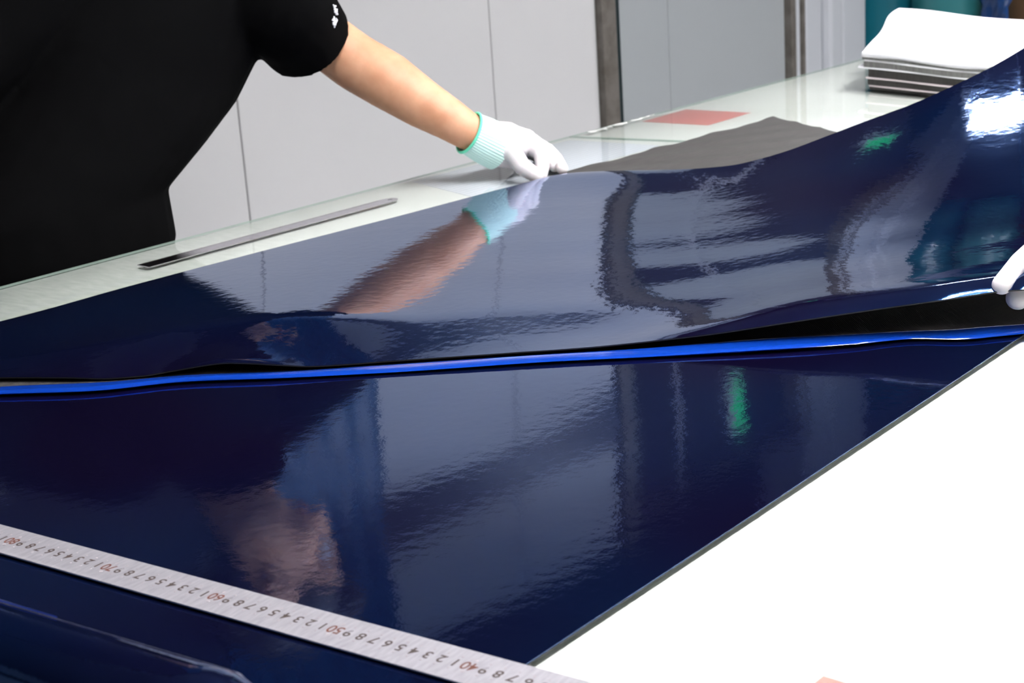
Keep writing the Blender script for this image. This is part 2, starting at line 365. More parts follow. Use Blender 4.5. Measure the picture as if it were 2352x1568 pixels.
# ------------------------------------------------------------------ lower ply, its blue film and the folded film strip
def diagY(x): return 1.32-1.228*(x-.77)       # diagonal cut line across the ribbon
LS = thing('lower_carbon_sheet', 'flat blue-filmed carbon sheet under the steel ruler, bare grey weave beyond its bright strip', 'sheet', (1.0, 1.0, 0))
far = [(1.84, 1.487), (1.35, 1.508), (.909, 1.538), (.45, 1.562)]
plan = [(.40, .545), (.625, .556), (.909, .565), (1.361, .580), (1.874, .592), (2.272, 1.301), (2.358, 1.454)]
fe = []
for i in range(60):
    x = 2.358+(1.77-2.358)*i/59; fe.append((x, 1.454+(2.358-x)*.0575+.0022*math.sin(x*41)+.0018*math.sin(x*83+1)))
poly = plan[:-1]+fe+far[1:]+[(.40, 1.565)]
def grid_in(poly, zf, step=.014, thick=.0006):   # thin slab over a polygon, cut into a grid so it can carry gentle wrinkles
    bm = bmesh.new(); vs_ = [bm.verts.new((p[0], p[1], 0)) for p in poly]; bm.faces.new(vs_)
    xs = [p[0] for p in poly]; ys = [p[1] for p in poly]
    for k in range(int((max(xs)-min(xs))/step)+1):
        bmesh.ops.bisect_plane(bm, geom=bm.verts[:]+bm.edges[:]+bm.faces[:], plane_co=(min(xs)+k*step, 0, 0), plane_no=(1, 0, 0))
    for k in range(int((max(ys)-min(ys))/step)+1):
        bmesh.ops.bisect_plane(bm, geom=bm.verts[:]+bm.edges[:]+bm.faces[:], plane_co=(0, min(ys)+k*step, 0), plane_no=(0, 1, 0))
    r = bmesh.ops.extrude_face_region(bm, geom=bm.faces[:]); new = {v for v in r['geom'] if isinstance(v, bmesh.types.BMVert)}
    for v in bm.verts:
        v.co.z = zf(v.co.x, v.co.y)+(0 if v in new else -thick)
    bmesh.ops.recalc_face_normals(bm, faces=bm.faces)
    return bm
def ply_z(x, y):
    z = .0009
    if x > 1.6 and y > 1.15:
        q = (x-1.6)*.8+(y-1.5)*1.6
        z += .0016*max(0, math.sin(q*48+math.sin(x*9)*1.3))*min(1, (x-1.6)/.25)*max(0, min(1, (y-1.15)/.15))
    return z
part('carbon_ply', grid_in(poly, ply_z, .012), M_CARBON, LS, True)
film_poly = [(.40, .545), (.625, .556), (.909, .565), (1.361, .580), (1.376, .583)]
film_poly += [(x, diagY(x)-.004+.002*math.sin(x*30)) for x in np.linspace(1.37, .58, 40)]+[(.45, 1.560), (.40, 1.560)]
part('backing_film', grid_in(film_poly, lambda x, y: .0018+.00025*math.sin(x*17+y*5)*math.sin(y*13), .02, .0008), M_FILM, LS, True)
strip_px = [(-220, 906, 8), (0, 895, 8), (230, 886, 9), (421, 868, 7), (650, 859, 7), (880, 843.5, 9.5), (1250, 820, 10), (1488, 807, 12), (1726, 792.5, 14.5), (1949, 778, 13), (2081, 767, 10), (2199, 765, 14), (2269, 759, 14), (2352, 752, 12), (2430, 744, 10)]
bm = bmesh.new(); rs = []
for i in range(160):
    px = -220+2650*i/159; _py, _h = interp(strip_px, px)
    c = onZ(px, _py, .004); wd = _h*.00108+.0022
    nrm = Vector((.775, .63, 0))              # across the strip, away from the camera
    sec = []
    hgt = .0042+.0010*math.sin(px*.0045)+.0005*math.sin(px*.011+1)
    for k in range(14):
        a = 2*math.pi*k/14; x_ = math.cos(a); z_ = math.sin(a)
        yy = wd*x_*(1+.03*math.sin(px*.007+k)); zz = .0028+hgt*.5*(1+z_)*(1-.25*(x_+1)/2+.10*math.sin(3*a+px*.003))
        sec.append(c+nrm*(yy-.005)+Vector((0, 0, zz-c.z)))
    rs.append(sec)
rings(bm, rs)
part('folded_film_strip', bm, M_STRIP, LS, True)

# ------------------------------------------------------------------ upper sheet, being laid down and lifted at the right
Fpx = [(-330, 806, .004), (0, 738, .004), (300, 656, .004), (600, 577, .004), (900, 500, .004), (1100, 447, .005), (1200, 421, .008), (1245, 409, .011), (1300, 398, .011), (1400, 392, .012), (1560, 389, .016), (1640, 384, .020), (1700, 376, .025), (1800, 349, .037), (1905, 310, .054), (2000, 274, .072), (2100, 237, .092), (2200, 192, .114), (2280, 152, .132), (2352, 110, .150), (2480, 30, .180), (2640, -90, .215)]
Npx = [(-330, 876, .005), (-100, 868, .006), (0, 866, .006), (150, 866, .006), (250, 868, .004), (330, 862, .004), (400, 850, .007), (500, 834, .012), (560, 833, .012), (640, 837, .009), (720, 840, .0055), (900, 828, .005), (1150, 811, .006), (1350, 797, .008), (1500, 782, .012), (1650, 764, .018), (1800, 741, .025), (2000, 711, .033), (2150, 690, .040), (2290, 669, .045), (2352, 664, .047), (2480, 650, .05), (2640, 635, .055)]
NS, NT = 330, 150
S = np.linspace(-330, 2540, NS); T = np.linspace(0, 1, NT)
FP = []; NP_ = []
for s in S:
    y_, z_ = interp(Fpx, s); FP.append(onZ(s, y_, z_)); y_, z_ = interp(Npx, s); NP_.append(onZ(s, y_, z_))
FP = np.array(FP); NPp = np.array(NP_)
# smooth the far edge in space
top = np.zeros((NS, NT, 3))
def sstep(a, b, x): q = np.clip((x-a)/(b-a), 0, 1); return q*q*(3-2*q)
for j, t in enumerate(T):
    xy = FP[:, :2]*(1-t)+NPp[:, :2]*t
    zf, zn = FP[:, 2], NPp[:, 2]
    flat = np.minimum(.007, np.minimum(zf, zn))
    width = np.hypot(*(FP[:, :2]-NPp[:, :2]).T); dn = (1-t)*width; df = t*width
    base = .0042
    wl = sstep(1300, 1900, S)                 # how far the sheet is lifted off the table, from left to right
    zl = (zn-base)*(1+.5*sstep(380, 520, S)*(1-sstep(560, 720, S))*(1-np.exp(-dn/.006)))*np.exp(-dn/.034)+(zf-base)*np.exp(-df/.06)+base
    zr = zn*t**1.6+zf*(1-t)**2.1
    z = np.maximum(zl*(1-wl)+zr*wl, .0040)
    ux = xy[:, 0]*.646-xy[:, 1]*.761; vx = xy[:, 0]*.75+xy[:, 1]*.66
    amp = sstep(-100, 700, S)*.5+.5*sstep(700, 1500, S)
    edge = sstep(0, .08, t)*sstep(0, .06, 1-t)
    near = sstep(.35, .75, t)
    rip = .00016*np.sin(vx*2*np.pi/.115+1.7*np.sin(ux*4.0)+.5+1.5*np.sin(vx*9))+.00004*np.sin(vx*2*np.pi/.041+2.1*np.sin(ux*6+1)+1.2)
    rip2 = sstep(900, 1500, S)*.00045*np.sin(vx*2*np.pi/.16+1.3*np.sin(ux*3.2+.4)+2.2)
    z = z+amp*edge*(rip*.32*(1-near*.4)+rip2*near)
    tr = .75+.09*sstep(450, 1050, S)          # the sheet rises gently to a soft ridge, then falls to its near edge
    slope = sstep(-330, 420, S)*(.034*(1-sstep(560, 1000, S))+.0125*(1-sstep(800, 1500, S))+.0050)
    z = z-slope*tr*width*np.log(np.exp(-14*t/tr)+np.exp(-14*(1-t)/(1-tr)))/14
    # near edge curls down at the right, far edge pinched up beside the hand
    curl = sstep(1350, 1850, S)*.0175*(1-np.exp(-dn/.020))*np.exp(-dn/.10)
    z = z+curl
    z = z+.007*np.exp(-((S-1420)/150)**2)*(1-np.exp(-df/.02))*np.exp(-(df/.10)**2)
    top[:, j] = np.c_[xy, z]
bm = bmesh.new()
V = [[bm.verts.new(top[i, j]) for j in range(NT)] for i in range(NS)]
for i in range(NS-1):
    for j in range(NT-1): bm.faces.new((V[i][j], V[i][j+1], V[i+1][j+1], V[i+1][j]))
bmesh.ops.recalc_face_normals(bm, faces=bm.faces)
if sum(f.normal.z for f in bm.faces) < 0: bmesh.ops.reverse_faces(bm, faces=bm.faces)
US = thing('upper_carbon_sheet', 'glossy blue-filmed carbon sheet lifted at the right and held by two gloved hands', 'sheet', (1.5, 1.1, 0))
part('backing_film', bm, M_FILM_UP, US, True)
bm = bmesh.new(); rs = []                     # the ply below: a slab 0.9 mm thick under the film
V = [[bm.verts.new(top[i, j]-(0, 0, .0002)) for j in range(0, NT)] for i in range(NS)]
Wv = [[bm.verts.new(top[i, j]-(0, 0, .0012)) for j in range(0, NT)] for i in range(NS)]
n2 = len(V[0])
for i in range(NS-1):
    for j in range(n2-1):
        bm.faces.new((V[i][j], V[i][j+1], V[i+1][j+1], V[i+1][j])); bm.faces.new((Wv[i][j], Wv[i+1][j], Wv[i+1][j+1], Wv[i][j+1]))
    for j in (0, n2-1): bm.faces.new((V[i][j], V[i+1][j], Wv[i+1][j], Wv[i][j]))
for i in (0, NS-1):
    for j in range(n2-1): bm.faces.new((V[i][j], Wv[i][j], Wv[i][j+1], V[i][j+1]))
bmesh.ops.recalc_face_normals(bm, faces=bm.faces)
part('carbon_ply', bm, M_UNDER, US, True)

# ------------------------------------------------------------------ roll of the same sheet in the near left corner
rc0, rc1 = Vector((.405, .80, .0)), Vector((.437, .522, .0))
bm = bmesh.new(); rs = []
ax = (rc1-rc0).normalized(); rd = .034
A0 = rc0-ax*.75; TOT = (rc1-A0).length
for i in range(60):
    q = i/59; c = A0+ax*TOT*q; r = rd*(1-0.6*sstep(.93, 1.0, np.array(q))) if q > .92 else rd
    r = float(r)
    side = Vector((ax.y, -ax.x, 0)); sec = []
    c = c+Vector((0, 0, r+.003))
    for k in range(40):
        a = 2*math.pi*k/40; sec.append(c+(side*math.cos(a)+Vector((0, 0, 1))*math.sin(a))*r)
    rs.append(sec)
rings(bm, rs)
RL = thing('film_roll', 'dark blue glossy sheet rolled up at the near left corner below the ruler', 'roll', (.44, .75, 0))
part('rolled_sheet', bm, M_FILM, RL, True)
bm = bmesh.new(); rs = []
for i in range(40):
    c = A0+ax*(TOT*(.15+.66*i/39))+Vector((0, 0, rd+.003)); side = Vector((ax.y, -ax.x, 0)); sec = []
    w0 = .35*max(0.02, 1-(i/39)**3)
    for sgn, rr in ((1, rd+.0006), (-1, rd+.0012)):
        for a in np.linspace(2.05-w0*.5, 2.05+w0*.5, 6)[::sgn]:
            sec.append(c+(side*math.cos(a)+Vector((0, 0, 1))*math.sin(a))*rr)
    rs.append(sec)
rings(bm, rs)
bmesh.ops.recalc_face_normals(bm, faces=bm.faces)
part('film_edge', bm, M_STRIP, RL, True)

# ------------------------------------------------------------------ rulers
RA = .1023
RU = thing('steel_ruler', 'long steel ruler with red and black numerals lying across the blue sheet', 'ruler', (.6102, .5792, .0032)); RU.rotation_euler.z = RA
def rpt(t, n): return Vector((n, t, 0))       # local: along +Y is the scale direction
bm = BOX(-.0277, .0070, -.42, .62, 0, .0012, bev=.0003)
ru = obj('blade', bm, M_RULER, RU)
ticks = bmesh.new(); 
def text_mesh(s, size):
    cu = bpy.data.curves.new('numeral', 'FONT'); cu.body = s; cu.size = size; cu.align_x = 'CENTER'; cu.align_y = 'CENTER'; cu.extrude = .00012; cu.offset = .00012
    o = bpy.data.objects.new('numeral', cu); COL.objects.link(o); dg = bpy.context.evaluated_depsgraph_get(); dg.update()
    me = bpy.data.meshes.new_from_object(o.evaluated_get(dg)); bpy.data.objects.remove(o); return me
NM = {}
for cm in range(24, 98):
    t = (cm-40)*.01; ten = cm % 10 == 0
    s = str(cm) if ten else str(cm % 10)
    key = (s)
    if key not in NM:
        NM[key] = text_mesh(s, .0122 if ten else .0112); NM[key].materials.append(M_INKR if ten else M_INK)
    o = bpy.data.objects.new('numeral', NM[key]); COL.objects.link(o); o.parent = RU
    o.location = (-.0095, t-.0002, .0012); o.rotation_euler = (0, 0, math.pi/2)
    if ten: o.scale = (.9, 1, 1)
    for n, h in ((-.0024, .0013 if ten else .0008), (-.0166, .0013 if ten else .0008)):
        bmesh.ops.create_cone(ticks, cap_ends=True, segments=10, radius1=h, radius2=h, depth=.0002, matrix=Matrix.Translation((n, t, .0013)))
for k in range(-400, 600):
    t = k*.001; ln = .0052 if k % 10 == 0 else (.0042 if k % 5 == 0 else .0028)
    box(ticks, -.0277, -.0277+ln, t-.00006, t+.00006, .0012, .00123)
ti = obj('tick_marks', ticks, mat('faint_tick', (.34, .31, .33), .5), RU); ti['kind'] = 'stuff'

a, b, c = onZ(311, 609, .002), onZ(343, 612, .002), onZ(925, 452, .002)
BR = thing('steel_ruler', 'thin polished steel ruler with a hanging hole lying along the back of the glass table', 'ruler', (a.x, a.y, .001))
bl = (Vector((c.x, c.y))-Vector(b[:2])); ang = math.atan2((onZ(925, 455, .002)-onZ(343, 612, .002)).y, (onZ(925, 455, .002)-onZ(343, 612, .002)).x)
BR.location = (b.x, b.y, TZ+.0003); BR.rotation_euler.z = ang
wd = .0245; ln = (onZ(925, 455, .002)-b).length
bm = bmesh.new(); out = [(0, 0), (ln-.02, 0)]
for k in range(9):
    q = -math.pi/2+math.pi*k/8; out.append((ln-.022+.022*math.cos(q)*(1), wd/2+wd/2*math.sin(q)))
out += [(ln-.02, wd), (0, wd)]
out2 = []; [out2.append(p) for p in out if p not in out2]
# outline with a hole: bridge an outer loop to a ring
nh = 16; hole = [(ln-.013+.0032*math.cos(2*math.pi*k/nh), wd/2+.0032*math.sin(2*math.pi*k/nh)) for k in range(nh)]
def plate(bm, outer, hole, z0, z1):
    for z, fl in ((z1, False), (z0, True)):
        vo = [bm.verts.new((*p, z)) for p in outer]; vh = [bm.verts.new((*p, z)) for p in hole]
        es = [bm.edges.new((vo[i], vo[(i+1) % len(vo)])) for i in range(len(vo))]+[bm.edges.new((vh[i], vh[(i+1) % len(vh)])) for i in range(len(vh))]
        bmesh.ops.triangle_fill(bm, use_beauty=True, use_dissolve=False, edges=es)
        if fl: lo = (vo, vh)
        else: hi = (vo, vh)
    for A_, B_ in zip(lo, hi):
        n = len(A_)
        for i in range(n): bm.faces.new((A_[i], A_[(i+1) % n], B_[(i+1) % n], B_[i]))
    bmesh.ops.recalc_face_normals(bm, faces=bm.faces); return bm
obj('blade', plate(bm, out2, hole, 0, .0011), M_RULER2, BR)
bm = bmesh.new()
for k in range(int(ln*1000)-30): box(bm, .004+k*.001-.00006, .004+k*.001+.00006, wd-.004, wd, .0011, .00112)
ti = obj('tick_marks', bm, M_INK, BR); ti['kind'] = 'stuff'

# ------------------------------------------------------------------ stack of paper and plies at the right
FLc = Vector(onZ(1995, 207, 0)); FRd = (onZ(2270, 140, .075)-onZ(1975, 118, .075)).normalized(); FRd.z = 0; FRd.normalize()
BKv = onZ(2062, 24, .118)-onZ(1975, 118, .075); BKd = Vector((BKv.x, BKv.y, 0)); DS = BKd.length; BKd.normalize()
names = [('dark_ply_pad', .006, M_STACKD, 'dark ply pad at the very bottom of the paper stack', .004), ('liner_sheet', .0022, M_LINER, 'thin pinkish liner sheet lowest in the paper stack', .004),
         ('dark_ply_pad', .011, M_STACKD, 'dark ply pad second from the bottom of the paper stack', -.004), ('liner_sheet', .0026, M_LINER, 'pinkish liner sheet sticking out in the lower half of the paper stack', -.010),
         ('dark_ply_pad', .015, M_STACKD, 'thickest dark ply pad in the middle of the paper stack', -.002), ('liner_sheet', .0026, M_PAPER, 'white-cornered liner sheet jutting furthest left from the paper stack', -.038),
         ('grey_ply_pad', .0095, M_STACKG, 'grey ply pad in the upper part of the paper stack', -.018), ('liner_sheet', .003, M_PAPER, 'pale liner sheet third from the top of the paper stack', -.022),
         ('grey_ply_pad', .0042, M_STACKG, 'thin grey ply pad just under the upper white papers', -.020), ('paper_sheet', .0036, M_PAPER, 'white paper second from the top of the paper stack', -.028),
         ('paper_sheet', .0045, M_PAPER, 'large bulging white paper on top of the paper stack', -.030)]
zz = .0012; WS = .62
def u_(x): return max(x, -.05)
for li, (nm, th, mm, lb, off) in enumerate(names):
    bm = bmesh.new(); nu, nv = 36, 24; tv = []; bv = []
    h0, h1 = zz/.075, (zz+th+.0004)/.075
    for i in range(nu+1):
        u = i/nu*WS; a_ = []; b_ = []
        for j in range(nv+1):
            v = j/nv*DS
            edge = .0035*math.sin(v*40+li*2.1)*(li > 4)
            uu = u+off*.55+edge*math.exp(-u*20); vv = v+.0015*math.sin(u*31+li*1.9)+(-.005 if nm != 'dark_ply_pad' else 0)-(.004 if li == 10 else 0)
            wav = -.0075*math.sin(min(u_(uu)/.30, 1)*math.pi/2)*math.exp(-vv*2)+.050*float(sstep(0, DS, np.array(vv)))+.004*math.sin(uu*9+vv*7)*math.sin(vv*6)+.0012*math.sin(uu*23)   # front droops to the right, back rises
            p = FLc+FRd*uu+BKd*vv
            b_.append(bm.verts.new((p.x, p.y, zz+wav*h0))); a_.append(bm.verts.new((p.x, p.y, zz+th+wav*h1)))
        tv.append(a_); bv.append(b_)
    for i in range(nu):
        for j in range(nv):
            bm.faces.new((tv[i][j], tv[i+1][j], tv[i+1][j+1], tv[i][j+1])); bm.faces.new((bv[i][j], bv[i][j+1], bv[i+1][j+1], bv[i+1][j]))
        for j in (0, nv): bm.faces.new((tv[i][j], bv[i][j], bv[i+1][j], tv[i+1][j]))
    for i in (0, nu):
        for j in range(nv): bm.faces.new((tv[i][j], tv[i][j+1], bv[i][j+1], bv[i][j]))
    bmesh.ops.recalc_face_normals(bm, faces=bm.faces)
    tag(obj(nm, bm, mm, None, False), lb, {'dark_ply_pad': 'ply pad', 'grey_ply_pad': 'ply pad', 'liner_sheet': 'liner', 'paper_sheet': 'paper'}[nm])
    zz += th+.0004

# ------------------------------------------------------------------ film rolls standing behind the table end
def standing_roll(name, label, c, r, h, m, core=M_BROWN):
    t = thing(name, label, 'roll', (c[0], c[1], FL))
    bm = bmesh.new(); rs = []
    for z, k in ((FL, .97), (FL+.006, 1), (FL+h-.006, 1), (FL+h, .97)):
        rs.append([Vector((c[0]+r*k*math.cos(a)*(1+.012*math.sin(3*a)), c[1]+r*k*math.sin(a)*(1+.012*math.sin(3*a)), z)) for a in [2*math.pi*i/48 for i in range(48)]])
    rings(bm, rs); part('wound_film', bm, m, t, True)
    part('cardboard_core', tube_mesh([(c[0], c[1], FL+h-.02), (c[0], c[1], FL+h+.05)], .04, 24), core, t, True)
standing_roll('film_roll', 'dark teal film roll standing beside the pale column', (5.02, 2.668), .125, 2.25, M_TEAL)
standing_roll('film_roll', 'lighter teal film roll standing second from the column', (5.0, 2.425), .112, 2.2, M_TEAL2)
standing_roll('cardboard_tube', 'olive brown cardboard tube standing between teal and brown rolls', (5.06, 2.283), .03, 1.9, M_OLIVE)
standing_roll('cardboard_roll', 'dark brown roll standing rightmost behind the paper stack', (5.05, 2.11), .125, 1.9, M_BROWN)
bm = bmesh.new(); rs = []
cw = onZ(2290, 5, .10); cwx = 4.80; d_ = ray(2289, 12); cw = Vector(CP+d_*cwx/d_[0])
for i in range(14):
    q = i/13; rr = .036*math.sin(math.pi*min(1, .12+q*.85))+.006; sec = []
    for k in range(18):
        a = 2*math.pi*k/18; j = 1+.28*math.sin(3*a+q*9)+.18*math.sin(5*a-q*13)
        sec.append(cw+Vector((rr*j*math.cos(a)*.6, rr*j*math.sin(a), -.085+.26*q)))
    rs.append(sec)
rings(bm, rs)
for f in bm.faces: f.smooth = False
CW = thing('film_bundle', 'crinkled dark blue film bundle hanging in front of the brown roll', 'film', (cw.x, cw.y, cw.z))
part('crumpled_film', bm, mat('crinkled_blue_film', (.01, .035, .12), .08), CW)
part('hanging_strap', tube_mesh([(cw.x, cw.y, cw.z+.16), (cw.x+.02, cw.y, 1.2), (cw.x+.02, cw.y, 2.15)], .006, 8), M_TEAL, CW)

# ------------------------------------------------------------------ people
def hand_mesh(palm, fingers, voxel=.0016, smooth=3):
    bm = bmesh.new()
    for pts, rad in palm+fingers: chain(bm, pts, rad)
    return fuse(bm, voxel, smooth)
def cuff_meshes(a, b, ra, rb):                # ribbed cuff from hem a (wrist side) to b (palm side)
    a, b = Vector(a), Vector(b); d = b-a; u, v = frame_for(d); n = 144; rs = []; rin = []
    for i in range(9):
        q = i/8; c = a+d*q; r = ra+(rb-ra)*q+.0012*math.sin(math.pi*q)
        rs.append([c+(u*math.cos(2*math.pi*k/n)+v*math.sin(2*math.pi*k/n))*(r+.0007*math.cos(48*2*math.pi*k/n)) for k in range(n)])
    bm = rings(bmesh.new(), rs, False)
    bmesh.ops.recalc_face_normals(bm, faces=bm.faces)
    bmesh.ops.solidify(bm, geom=bm.faces[:], thickness=.0012)
    hm = bmesh.new(); R_ = [a+(u*math.cos(2*math.pi*k/40)+v*math.sin(2*math.pi*k/40))*(ra+.0008) for k in range(40)]
    rr = []
    for k in range(40):
        o = (R_[k]-a).normalized(); rr.append([R_[k]+(o*math.cos(2*math.pi*q/8)+d.normalized()*math.sin(2*math.pi*q/8))*.0022 for q in range(8)])
    vv = [[hm.verts.new(p) for p in r] for r in rr]
    for k in range(40):
        for q in range(8): hm.faces.new((vv[k][q], vv[(k+1) % 40][q], vv[(k+1) % 40][(q+1) % 8], vv[k][(q+1) % 8]))
    bmesh.ops.recalc_face_normals(hm, faces=hm.faces)
    return bm, hm
def loft(bm, rs, seg=28):                     # rs: centre, half-width along w, half-depth along d, direction w, direction d
    out = []
    for c, a, b, wv, dv in rs:
        c, wv, dv = Vector(c), Vector(wv).normalized(), Vector(dv).normalized()
        out.append([c+wv*a*math.copysign(abs(math.cos(t))**.85, math.cos(t))+dv*b*math.copysign(abs(math.sin(t))**.85, math.sin(t)) for t in [2*math.pi*i/seg for i in range(seg)]])
    return rings(bm, out)
def head(bm, c, fwd, up):                     # skull, jaw, nose and ears merged into the body skin
    fwd, up = Vector(fwd).normalized(), Vector(up).normalized(); sd = fwd.cross(up).normalized(); up = sd.cross(fwd)
    B = Matrix((sd, fwd, up)).transposed().to_4x4(); B.translation = c
    def E(p, ax): ellipsoid(bm, B @ Matrix.Translation(p) @ Matrix.Diagonal((*ax, 1)), (1, 1))
    E((0, -.012, .022), (.074, .094, .088)); E((0, .022, -.035), (.060, .066, .078)); E((0, .052, -.082), (.030, .028, .022))
    E((0, .090, -.012), (.010, .012, .026)); E((0, .098, -.028), (.016, .013, .011)); E((0, .070, .022), (.055, .022, .012))
    for s in (-1, 1): E((s*.076, -.006, -.008), (.010, .020, .032)); E((s*.036, .066, -.030), (.022, .020, .022))
    return B
def face_parts(root, B):
    hb = bmesh.new()
    ellipsoid(hb, B @ Matrix.Translation((0, -.020, .034)) @ Matrix.Diagonal((.082, .098, .088, 1)), (1, 1))
    ellipsoid(hb, B @ Matrix.Translation((0, -.056, -.02)) @ Matrix.Diagonal((.070, .056, .066, 1)), (1, 1))
    ellipsoid(hb, B @ Matrix.Translation((0, .042, .088)) @ Matrix.Diagonal((.062, .045, .030, 1)), (1, 1))
    part('hair', fuse(hb, .005, 3, disp=None), M_HAIR, root, True)
    for s in (-1, 1):
        e = part('eye', ellipsoid(bmesh.new(), B @ Matrix.Translation((s*.031, .078, 0)) @ Matrix.Diagonal((.013, .010, .007, 1)), (1, 1)), M_EYE, root, True)
        part('iris', ellipsoid(bmesh.new(), B @ Matrix.Translation((s*.031, .0855, -.001)) @ Matrix.Diagonal((.0055, .003, .0055, 1)), (1, 1)), M_IRIS, e, True)
        part('eyebrow', chain(bmesh.new(), [B @ Vector((s*.016, .092, .020)), B @ Vector((s*.034, .088, .025)), B @ Vector((s*.048, .076, .021))], [.003, .0035, .002]), M_HAIR, root, True)
    part('lips', ellipsoid(bmesh.new(), B @ Matrix.Translation((0, .083, -.056)) @ Matrix.Diagonal((.023, .010, .007, 1)), (1, 1)), M_LIP, root, True)

def build_person(name_label, cfg):
    root = thing('person', name_label, 'person', (cfg['feet'][0], cfg['feet'][1], FL))
    bm = bmesh.new()
    loft(bm, cfg['torso_skin']); chain(bm, *cfg['neck']); B = head(bm, Vector(cfg['head'][0]), cfg['head'][1], cfg['head'][2])
    for pts, rad in cfg['arms']: chain(bm, pts, rad)
    for pts, rad in cfg['legs']: chain(bm, pts, rad)
    part('body', fuse(bm, .0065, 5), M_SKIN, root, True)
    bm = bmesh.new(); loft(bm, cfg['shirt'])
    for pts, rad in cfg['sleeves']:
        for i in range(len(pts)-1): capsule(bm, pts[i], pts[i+1], rad[i], rad[i+1], 20, (i > 0, i == len(pts)-2))
    for pts, rad in cfg.get('shirt_extra', []): chain(bm, pts, rad)
    part('t_shirt', fuse(bm, .005, 3), M_SHIRT, root, True)
    bm = bmesh.new(); loft(bm, cfg['hips'])
    for pts, rad in cfg['legs']: chain(bm, pts, [r+.018 for r in rad])
    part('trousers', fuse(bm, .012, 6), M_TROUSER, root, True)
    for pts, rad in cfg['legs']:
        p = Vector(pts[-1]); f = Vector(cfg['facing']).normalized()
        sb = bmesh.new(); chain(sb, [p+Vector((0, 0, -.005))-f*.05, p+f*.06+Vector((0, 0, -.015)), p+f*.15+Vector((0, 0, -.022))], [.043, .043, .034])
        me = fuse(sb, .006, 3, disp=lambda v: Vector((v.x, v.y, max(v.z, FL+.001)))); part('shoe', me, M_SHOE, root, True)
    face_parts(root, B)
    return root

X_, Yv, Zv = Vector((1, 0, 0)), Vector((0, 1, 0)), Vector((0, 0, 1))
# --- worker at the back of the table
arm = [(766, 106, 1.75), (815, 142, 1.725), (890, 185, 1.68), (965, 235, 1.638), (1030, 273, 1.60), (1080, 305, 1.575)]
armp = [onY(*p) for p in arm]
shL = Vector((1.535, 1.82, .318))
larm = ([shL]+armp+[onY(1110, 318, 1.562)], [.046, .042, .0425, .0425, .037, .0315, .0275, .024])
shR = Vector((1.215, 1.88, .33))
rarm = ([shR, (1.07, 1.90, .205), (.93, 1.87, .11), (.80, 1.78, .060), (.72, 1.70, .040)], [.046, .045, .042, .034, .026])
def R4(c, a, b, tilt=(0, 1, 0)): return (c, a, b, (1, 0, 0), tilt)
shirt1 = [R4((1.200, 1.92, -.10), .185, .130), R4((1.188, 1.885, -.02), .190, .150), R4((1.187, 1.887, .046), .188, .150), R4((1.250, 1.885, .098), .200, .150), R4((1.305, 1.885, .145), .208, .150),
          R4((1.352, 1.885, .195), .208, .145), R4((1.392, 1.875, .27), .195, .130), R4((1.405, 1.86, .335), .165, .105), R4((1.41, 1.835, .375), .095, .085), R4((1.40, 1.80, .405), .075, .070)]
cfg1 = dict(feet=(1.12, 2.0), facing=(0, -1, 0),
    torso_skin=[R4((1.14, 1.93, -.12), .14, .09), R4((1.17, 1.90, .02), .145, .10), R4((1.27, 1.89, .12), .155, .105), R4((1.36, 1.88, .23), .16, .10), R4((1.40, 1.86, .33), .12, .08), R4((1.41, 1.84, .37), .06, .06)],
    neck=([(1.41, 1.845, .35), (1.395, 1.79, .43), (1.38, 1.74, .47)], [.062, .055, .055]),
    head=((1.375, 1.695, .525), (.70, -.45, -.50), (.40, -.28, .87)),
    arms=[larm, rarm],
    legs=[([(1.05, 1.95, -.08), (1.03, 1.965, -.42), (1.02, 2.0, FL+.09), (1.02, 2.0, FL+.06)], [.085, .058, .042, .042]), ([(1.23, 1.95, -.08), (1.25, 1.965, -.42), (1.25, 2.0, FL+.09), (1.25, 2.0, FL+.06)], [.085, .058, .042, .042])],
    shirt=shirt1,
    sleeves=[([(1.515, 1.83, .315), onY(654, 22, 1.745), onY(706, 91, 1.765)], [.085, .072, .0665]), ([(1.26, 1.88, .325), (1.10, 1.90, .235), (1.01, 1.885, .16)], [.085, .08, .075])],
    hips=[R4((1.205, 1.93, -.16), .185, .125), R4((1.20, 1.92, -.06), .190, .13), R4((1.178, 1.905, -.01), .190, .13), R4((1.170, 1.90, .02), .175, .12)])
p1 = build_person('person in a black t-shirt and white glove leaning over the back of the table', cfg1)
